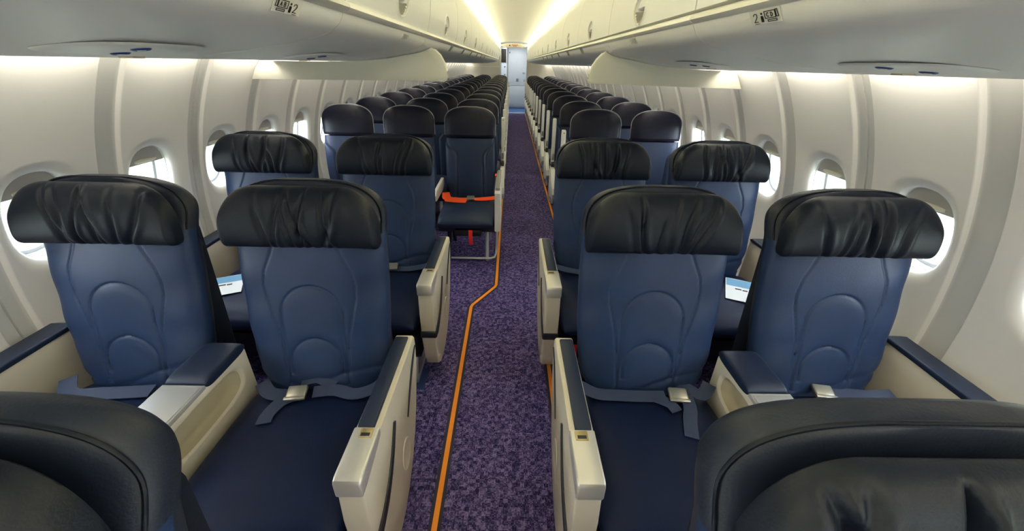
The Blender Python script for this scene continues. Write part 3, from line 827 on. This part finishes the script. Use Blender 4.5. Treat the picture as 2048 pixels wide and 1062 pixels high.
# ------------------------------------------------------------------ class divider headers under the bins
def header(s):
    U = UL if s < 0 else UR; sd = 'left' if s < 0 else 'right'
    yh = 2.485
    t = tag(empty('divider_header', (0, yh, 0)), 'pale divider panel hanging under the %s bins between the cabins' % sd, 'divider', 'class divider panels')
    top = [(x, z-.004) for x, z in U if (x < -.33 if s < 0 else x > .635)]
    if s < 0:
        inner = [(-.312, 1.555), (-.283, 1.528), (-.262, 1.490), (-.250, 1.45), (-.250, 1.425), (-.258, 1.406), (-.275, 1.398)]
        outer = [(-1.295, 1.483), (-1.33, 1.44), (-1.362, 1.387)]
    else:
        inner = [(.622, 1.555), (.592, 1.525), (.570, 1.488), (.556, 1.45), (.553, 1.425), (.56, 1.410), (.575, 1.402)]
        outer = [(1.385, 1.483), (1.412, 1.44), (1.442, 1.390)]
    poly = inner + outer[::-1] + top[::-1]
    prism('panel', poly, -.012, .012, 1, 'cream_header', t, bev=.003)
    tube('edge_trim', [(x, 0, z) for x, z in inner], .006, 'lip_plastic', t, n=8)
    # curtain track let into the bin above the inner end
    tr = [(x, .052, z-.006) for x, z in U if (-.62 < x < -.335 if s < 0 else .64 < x < .90)]
    tube('curtain_track', tr, .008, 'print_grey', t, n=8)
    return t
mat('cream_header', (.70, .69, .60), .45)
header(-1); header(1)

# ------------------------------------------------------------------ floor path marking
def floor_strip(idx, path, label):
    t = struct(empty('trim_%d' % idx))
    sweep('edge_band', [(x, y, .0005) for x, y in path], (0, 0, 1), .046, .0015, 'strip_edge', t)
    sweep('orange_band', [(x, y, .002) for x, y in path], (0, 0, 1), .020, .0015, 'orange_strip', t)
floor_strip(1, [(-.134, Y0+.05), (-.134, 2.27), (-.126, 2.30), (.020, 2.55), (.028, 2.58), (.028, Y1-.2)], '')
floor_strip(2, [(.351, Y0+.05), (.351, 2.27), (.360, 2.30), (.595, 2.66), (.603, 2.69), (.603, Y1-.2)], '')
struct(mk('floor_edge', [(-.50, 1.50, .001), (-.305, 1.50, .001), (-.305, 1.66, .001), (-.50, 1.66, .001)], [(0, 1, 2, 3)], 'blue_carpet', smooth=False))

# ------------------------------------------------------------------ service panels, placards and marks on the bin undersides
def under(s, x):
    U = UL if s < 0 else UR
    for i in range(len(U)-1):
        (xa, za), (xb, zb) = U[i], U[i+1]
        if min(xa, xb) <= x <= max(xa, xb):
            t = (x-xa)/(xb-xa); z = za + (zb-za)*t; return z, Vector((xb-xa, 0, zb-za)).normalized()
    return U[-1][1], Vector((1, 0, 0))
def plane_at(s, x):
    """frame on the underside: u outward from the aisle, v along the cabin, n down"""
    z, t = under(s, x); u = t if t.x*s > 0 else -t; v = Vector((0, 1, 0)); n = u.cross(v)
    if n.z > 0: n = -n
    return z, u, v, n
def service_panel(s, x, y, spots, label, long=.30, wide=.16):
    z, u, v, n = plane_at(s, x)
    t = tag(empty('service_panel', (x, y, z)), label, 'service panel', 'passenger service panels')
    N = 28; rings = []
    for k, h in ((1, .0005), (.97, .003), (.90, .005), (.3, .0055)):
        rings.append([u*(wide/2*k*sgnpow(math.cos(2*PI*i/N), .7)) + v*(long/2*k*sgnpow(math.sin(2*PI*i/N), .7)) + n*h for i in range(N)])
    loft('panel', rings, 'bin_plastic', t, cap0=False)
    for (dx, dy) in spots:
        c = u*(dx*s) + v*dy; rr = []
        for k, h in ((1, .0045), (1, .0065), (.80, .0085), (.55, .007)):
            rr.append([c + u*(.016*k*math.cos(2*PI*i/20)) + v*(.016*k*math.sin(2*PI*i/20)) + n*h for i in range(20)])
        g = loft('air_nozzle', rr, 'gasper_blue', t, cap0=False)
        rr = [[c + u*(.0085*k*math.cos(2*PI*i/16)) + v*(.0085*k*math.sin(2*PI*i/16)) + n*h for i in range(16)] for k, h in ((1, .007), (.7, .0092))]
        loft('nozzle_core', rr, 'lens_white', g, cap0=False)
    # little folded tape tab hanging by the panel
    p = u*(wide*.62) + v*(long*.38)
    box('tape_tab', (-.016, -.016, -.004), (.016, .016, 0), 'tape_beige', t, bev=.001, loc=p + n*.004)
service_panel(-1, -.615, .856, [(.035, -.016), (-.035, .016)], 'flush service panel with two blue air nozzles above the near left pair')
service_panel(-1, -.615, 1.66, [(.035, -.030), (-.035, .030)], 'small service panel with blue nozzles beside the left divider panel')
service_panel(1, .948, .924, [(-.040, .010), (.040, -.010)], 'flush service panel with two blue air nozzles above the near right pair')
service_panel(1, .91, 1.85, [(.010, -.032), (-.018, .032)], 'small service panel with blue nozzles beside the right divider panel')

def ribbon2d(pts, w):
    """quads along a polyline in 2D"""
    out = []
    for a, b in zip(pts[:-1], pts[1:]):
        a, b = Vector(a), Vector(b); t = (b-a)
        if t.length < 1e-6: continue
        t.normalize(); nn = Vector((-t.y, t.x))*w/2; a2, b2 = a - t*w*.4, b + t*w*.4
        out.append([a2-nn, b2-nn, b2+nn, a2+nn])
    return out
GL = {'2': [[(0, .75), (.08, .93), (.3, 1), (.5, .93), (.56, .75), (.5, .55), (0, 0), (.6, 0)]],
      'A': [[(0, 0), (.3, 1), (.6, 0)], [(.12, .36), (.48, .36)]], 'B': [[(0, 0), (0, 1), (.4, .95), (.45, .75), (.4, .55), (0, .52)], [(.4, .55), (.55, .3), (.45, .04), (0, 0)]],
      'C': [[(.58, .85), (.4, 1), (.15, .9), (0, .5), (.15, .1), (.4, 0), (.58, .15)]], 'D': [[(0, 0), (0, 1), (.35, .92), (.55, .5), (.35, .08), (0, 0)]]}
def row_sign(s, x, y, sc, label, letters, big=True):
    """seat pictogram, person and row number printed on a clear plate"""
    z, u, v, n = plane_at(s, x)
    t = tag(empty('row_sign', (x, y, z)), label, 'sign', 'row number signs')
    # reading frame: ex runs along the cabin, ey towards the aisle edge
    ex = v*(1 if s < 0 else -1); ey = -u
    def P(p, h): return ex*p[0]*sc*1.25 + ey*p[1]*sc*.68 + n*h
    pl = [(-1.35, -.62), (1.35, -.62), (1.35, .68), (-1.35, .68)]
    mk('plate', [P(p, .0012) for p in pl] + [P(p, .0022) for p in pl], [(0, 1, 2, 3), (7, 6, 5, 4), (0, 4, 5, 1), (1, 5, 6, 2), (2, 6, 7, 3), (3, 7, 4, 0)], 'placard', t, smooth=False)
    def marks(name, quads, h=.003):
        V, Fc = [], []
        for q in quads:
            b = len(V); V += [P(p, h) for p in q]; Fc.append(tuple(range(b, b+len(q))))
        mk(name, V, Fc, 'print_black' if big else 'print_grey', t, smooth=False)
    m = 1 if s < 0 else -1          # left signs run icon, person, number; right ones the other way round
    def M(pts): return [(p[0]*m, p[1]) for p in pts]
    w = .075
    icon = []
    icon += ribbon2d(M([(-1.15, .52), (-1.02, .52), (-1.02, -.10), (-1.20, -.10), (-1.15, .52)]), w)
    icon += ribbon2d(M([(-.95, .48), (-.05, .48), (-.05, -.15), (-.95, -.15), (-.95, .48)]), w)
    icon += ribbon2d(M([(-1.0, -.30), (-.25, -.30), (-.25, -.45), (-1.0, -.45), (-1.0, -.30)]), w)
    marks('seat_icon', icon)
    def glyph(ch, x0, y0, h, wd=.8):
        q = []
        for st in GL[ch]: q += ribbon2d([(x0 + p[0]*h*wd, y0 + p[1]*h) for p in st], w)
        return q
    c1, c2 = (-.78, -.42) if m > 0 else (.22, .58)
    marks('letter', glyph(letters[0], c1, -.02, .36)); marks('letter', glyph(letters[1], c2, -.02, .36))
    px = .22*m; n_ = 12
    marks('person_icon', [[(px-.12, -.45), (px+.12, -.45), (px+.12, .08), (px+.06, .14), (px-.06, .14), (px-.12, .08)], [(px + .09*math.cos(2*PI*i/n_), .33 + .11*math.sin(2*PI*i/n_)) for i in range(n_)]])
    marks('row_number', glyph('2', .52 if m > 0 else -.98, -.38, .78, .75))
    marks('underline', ribbon2d([(.55*m, -.55), (.95*m, -.55)], .05))
row_sign(-1, -.3205, .902, .031, 'row sign with seat and person pictogram and figure 2 above the left seats', 'AB')
row_sign(1, .6215, .925, .031, 'row sign with figure 2, person and seat pictogram above the right seats', 'CD')
row_sign(-1, -.321, 1.855, .026, 'small grey row sign on the left bin near the divider', 'AB', False)
row_sign(1, .622, 1.88, .026, 'small grey row sign on the right bin near the divider', 'CD', False)
for s, x, y0 in ((-1, -.322, 3.2), (1, .622, 3.23)):
    for k in range(6):
        z, u, v, n = plane_at(s, x); y = y0 + k*EP
        o = box('row_placard', (-.020, -.045, -.003), (.020, .045, 0), 'print_grey', bev=.001, loc=(x, y, z)); 
        o.rotation_euler = (0, math.atan2(-u.z, u.x) if s > 0 else math.atan2(u.z, -u.x)*1, 0)
        o.location = Vector((x, y, z)) + n*.001
        tag(o, 'small grey row placard under the %s bin, %s economy row' % ('left' if s < 0 else 'right', ORD[k]), 'placard', 'row placards along the bins')

# ------------------------------------------------------------------ leaflets
def leaflet(loc, rz, label, w=.12, h=.17):
    t = tag(empty('leaflet', loc), label, 'leaflet', 'leaflets on window seats'); t.rotation_euler = (0, 0, rz)
    V = []; N = 8
    for k in range(2):
        for i in range(N+1):
            yy = -h/2 + h*i/N; zz = .0006 + .006*(i/N)**2 + k*.0015
            V += [(-w/2, yy, zz), (w/2, yy, zz)]
    Fc = []; q = 2*(N+1)
    for i in range(N):
        Fc += [(2*i, 2*i+2, 2*i+3, 2*i+1), (q+2*i, q+2*i+1, q+2*i+3, q+2*i+2), (2*i, q+2*i, q+2*i+2, 2*i+2), (2*i+1, 2*i+3, q+2*i+3, q+2*i+1)]
    Fc += [(0, 1, q+1, q), (2*N, q+2*N, q+2*N+1, 2*N+1)]
    mk('sheet', V, Fc, 'leaflet_paper', t)
    def patch(name, x0, x1, y0, y1, m):
        f = lambda y: .0006 + .006*((y+h/2)/h)**2 + .0022
        mk(name, [(x0, y0, f(y0)), (x1, y0, f(y0)), (x1, y1, f(y1)), (x0, y1, f(y1))], [(0, 1, 2, 3)], m, t, smooth=False)
    patch('printed_band', -w/2+.004, w/2-.004, h*.14, h*.48, 'leaflet_blue')
    patch('printed_mark', -.03, .0, .0, .012, 'print_black'); patch('printed_mark', .005, .028, -.004, .008, 'print_black')
leaflet((XRW+.085, 1.755, .4655), -.45, 'white and blue leaflet lying on the right window seat', .15, .23)
leaflet((XLW-.12, 1.72, .4655), .45, 'white and blue leaflet lying on the left window seat', .15, .19)
for sx, o in ((-1, 0),): pass

# ------------------------------------------------------------------ aft end: partitions, lavatory door, galley
def partition(nm, x0, x1):
    lo_, hi_ = 0.0, 1.70
    pts = ring_poly(lo_, hi_, x0, x1)
    return struct(prism(nm, pts, Y1, Y1+.04, 1, 'partition_plastic', bev=0))
struct(box('wall_back_upper', (-1.0, Y1+.03, 1.70), (-.24, Y1+.05, 2.12), 'bin_plastic', bev=0)); struct(box('wall_back_upper', (.62, Y1+.03, 1.70), (1.1, Y1+.05, 2.12), 'bin_plastic', bev=0))
partition('wall_back_left', None, -.235); partition('wall_back_right', .640, None)
struct(box('trim_3', (-1.28, Y1-.008, 1.395), (-.25, Y1, 1.407), 'lip_plastic', bev=.002))
struct(box('trim_4', (.600, Y1-.05, 0), (.645, Y1+.05, 2.0), 'aluminium', bev=.004))
struct(box('trim_5', (-.262, Y1-.03, 0), (-.222, Y1+.05, 2.0), 'galley_white', bev=.004))
struct(mk('floor_aft', [(-1.5, Y1, .001), (1.6, Y1, .001), (1.6, Y1+2.3, .001), (-1.5, Y1+2.3, .001)], [(0, 1, 2, 3)], 'galley_floor', smooth=False))
YD = Y1 + 1.55
struct(prism('wall_aft', ring_poly(0, 2.1), YD+.05, YD+.09, 1, 'partition_plastic', bev=0))
struct(prism('wall_aft_left', ring_poly(0, 2.1, -1.6, -.50), Y1+.06, YD+.05, 1, 'galley_white', bev=0))
struct(prism('wall_aft_right', ring_poly(0, 2.1, .80, 1.7), Y1+.06, YD+.05, 1, 'galley_white', bev=0))
d = struct(empty('door_1', (0, YD, 0)))
DX0, DX1 = -.005, .655
box('upper_panel', (DX0, 0, .78), (DX1, .04, 2.02), 'sky_door', d, bev=.006); box('lower_panel', (DX0, 0, .14), (DX1, .04, .772), 'sky_door', d, bev=.006)
box('kick_plate', (DX0, -.004, .02), (DX1, .036, .135), 'aluminium', d, bev=.003)
box('latch', (DX0+.30, -.02, .92), (DX0+.38, 0, 1.02), 'print_grey', d, bev=.006); box('lock', (DX1-.09, -.025, .92), (DX1-.03, 0, 1.01), 'aluminium', d, bev=.008)
box('ashtray', (DX1-.13, -.012, 1.18), (DX1-.04, 0, 1.24), 'aluminium', d, bev=.003); box('hinge', (DX0+.03, -.012, 1.83), (DX0+.07, 0, 1.87), 'print_grey', d, bev=.004)
for px in (.29, .36): box('person_mark', (DX0+px-.018, -.004, 1.50), (DX0+px+.012, 0, 1.60), 'lens_white', d, bev=.003)
g = tag(empty('galley_unit', (0, YD-.35, 0)), 'white galley unit with a dark oven opening at the aft end', 'galley unit')
box('cabinet', (-.48, 0, 0), (-.055, .38, 1.50), 'galley_white', g, bev=.006); box('oven', (-.44, -.01, 1.53), (-.075, .36, 1.95), 'galley_dark', g, bev=.01)
box('frame', (-.48, .005, 1.50), (-.055, .38, 2.0), 'galley_white', g, bev=.004)
box('latch', (-.14, -.015, 1.38), (-.10, 0, 1.42), 'print_grey', g, bev=.004); box('latch', (-.14, -.015, 1.13), (-.10, 0, 1.17), 'print_grey', g, bev=.004); box('latch', (-.42, -.015, 1.13), (-.38, 0, 1.17), 'print_grey', g, bev=.004)
sg = tag(empty('exit_sign_panel', (0, Y1+.02, 0)), 'cream sign panel with red lettering over the aft passage', 'sign')
pts = [(-.235, 1.955), (-.235, 2.04), (-.05, 2.075), (.15, 2.085), (.36, 2.08), (.48, 2.068), (.48, 1.955)]
prism('panel', pts, -.02, .02, 1, 'cream_plastic', sg, bev=.004)
disc('speaker_hole', (.045, 2.015), (.022, .022), 1, (-.024, -.018), 'print_black', sg, n=16)
for x0, x1, z0 in ((.12, .17, 2.02), (.18, .24, 2.02), (.25, .31, 2.02), (.15, .20, 1.99), (.21, .27, 1.99)): box('lettering', (x0, -.023, z0), (x1, -.018, z0+.020), 'sign_red', sg, bev=0)
tag(box('light_fitting', (.485, Y1-.0, 1.955), (.62, Y1+.04, 2.06), 'lens_white', bev=.01), 'small white light fitting right of the cream sign panel', 'lamp')
ld = bpy.data.lights.new('galley_light', 'AREA'); ld.size = .8; ld.energy = 7; ld.color = (.94, .97, 1.0)
lo = bpy.data.objects.new('galley_light', ld); col.objects.link(lo); lo.location = (.25, Y1+.75, 2.06)

# ------------------------------------------------------------------ outside
struct(mk('ground', [(-90, -90, -3), (90, -90, -3), (90, 90, -3), (-90, 90, -3)], [(0, 1, 2, 3)], 'grass', smooth=False))
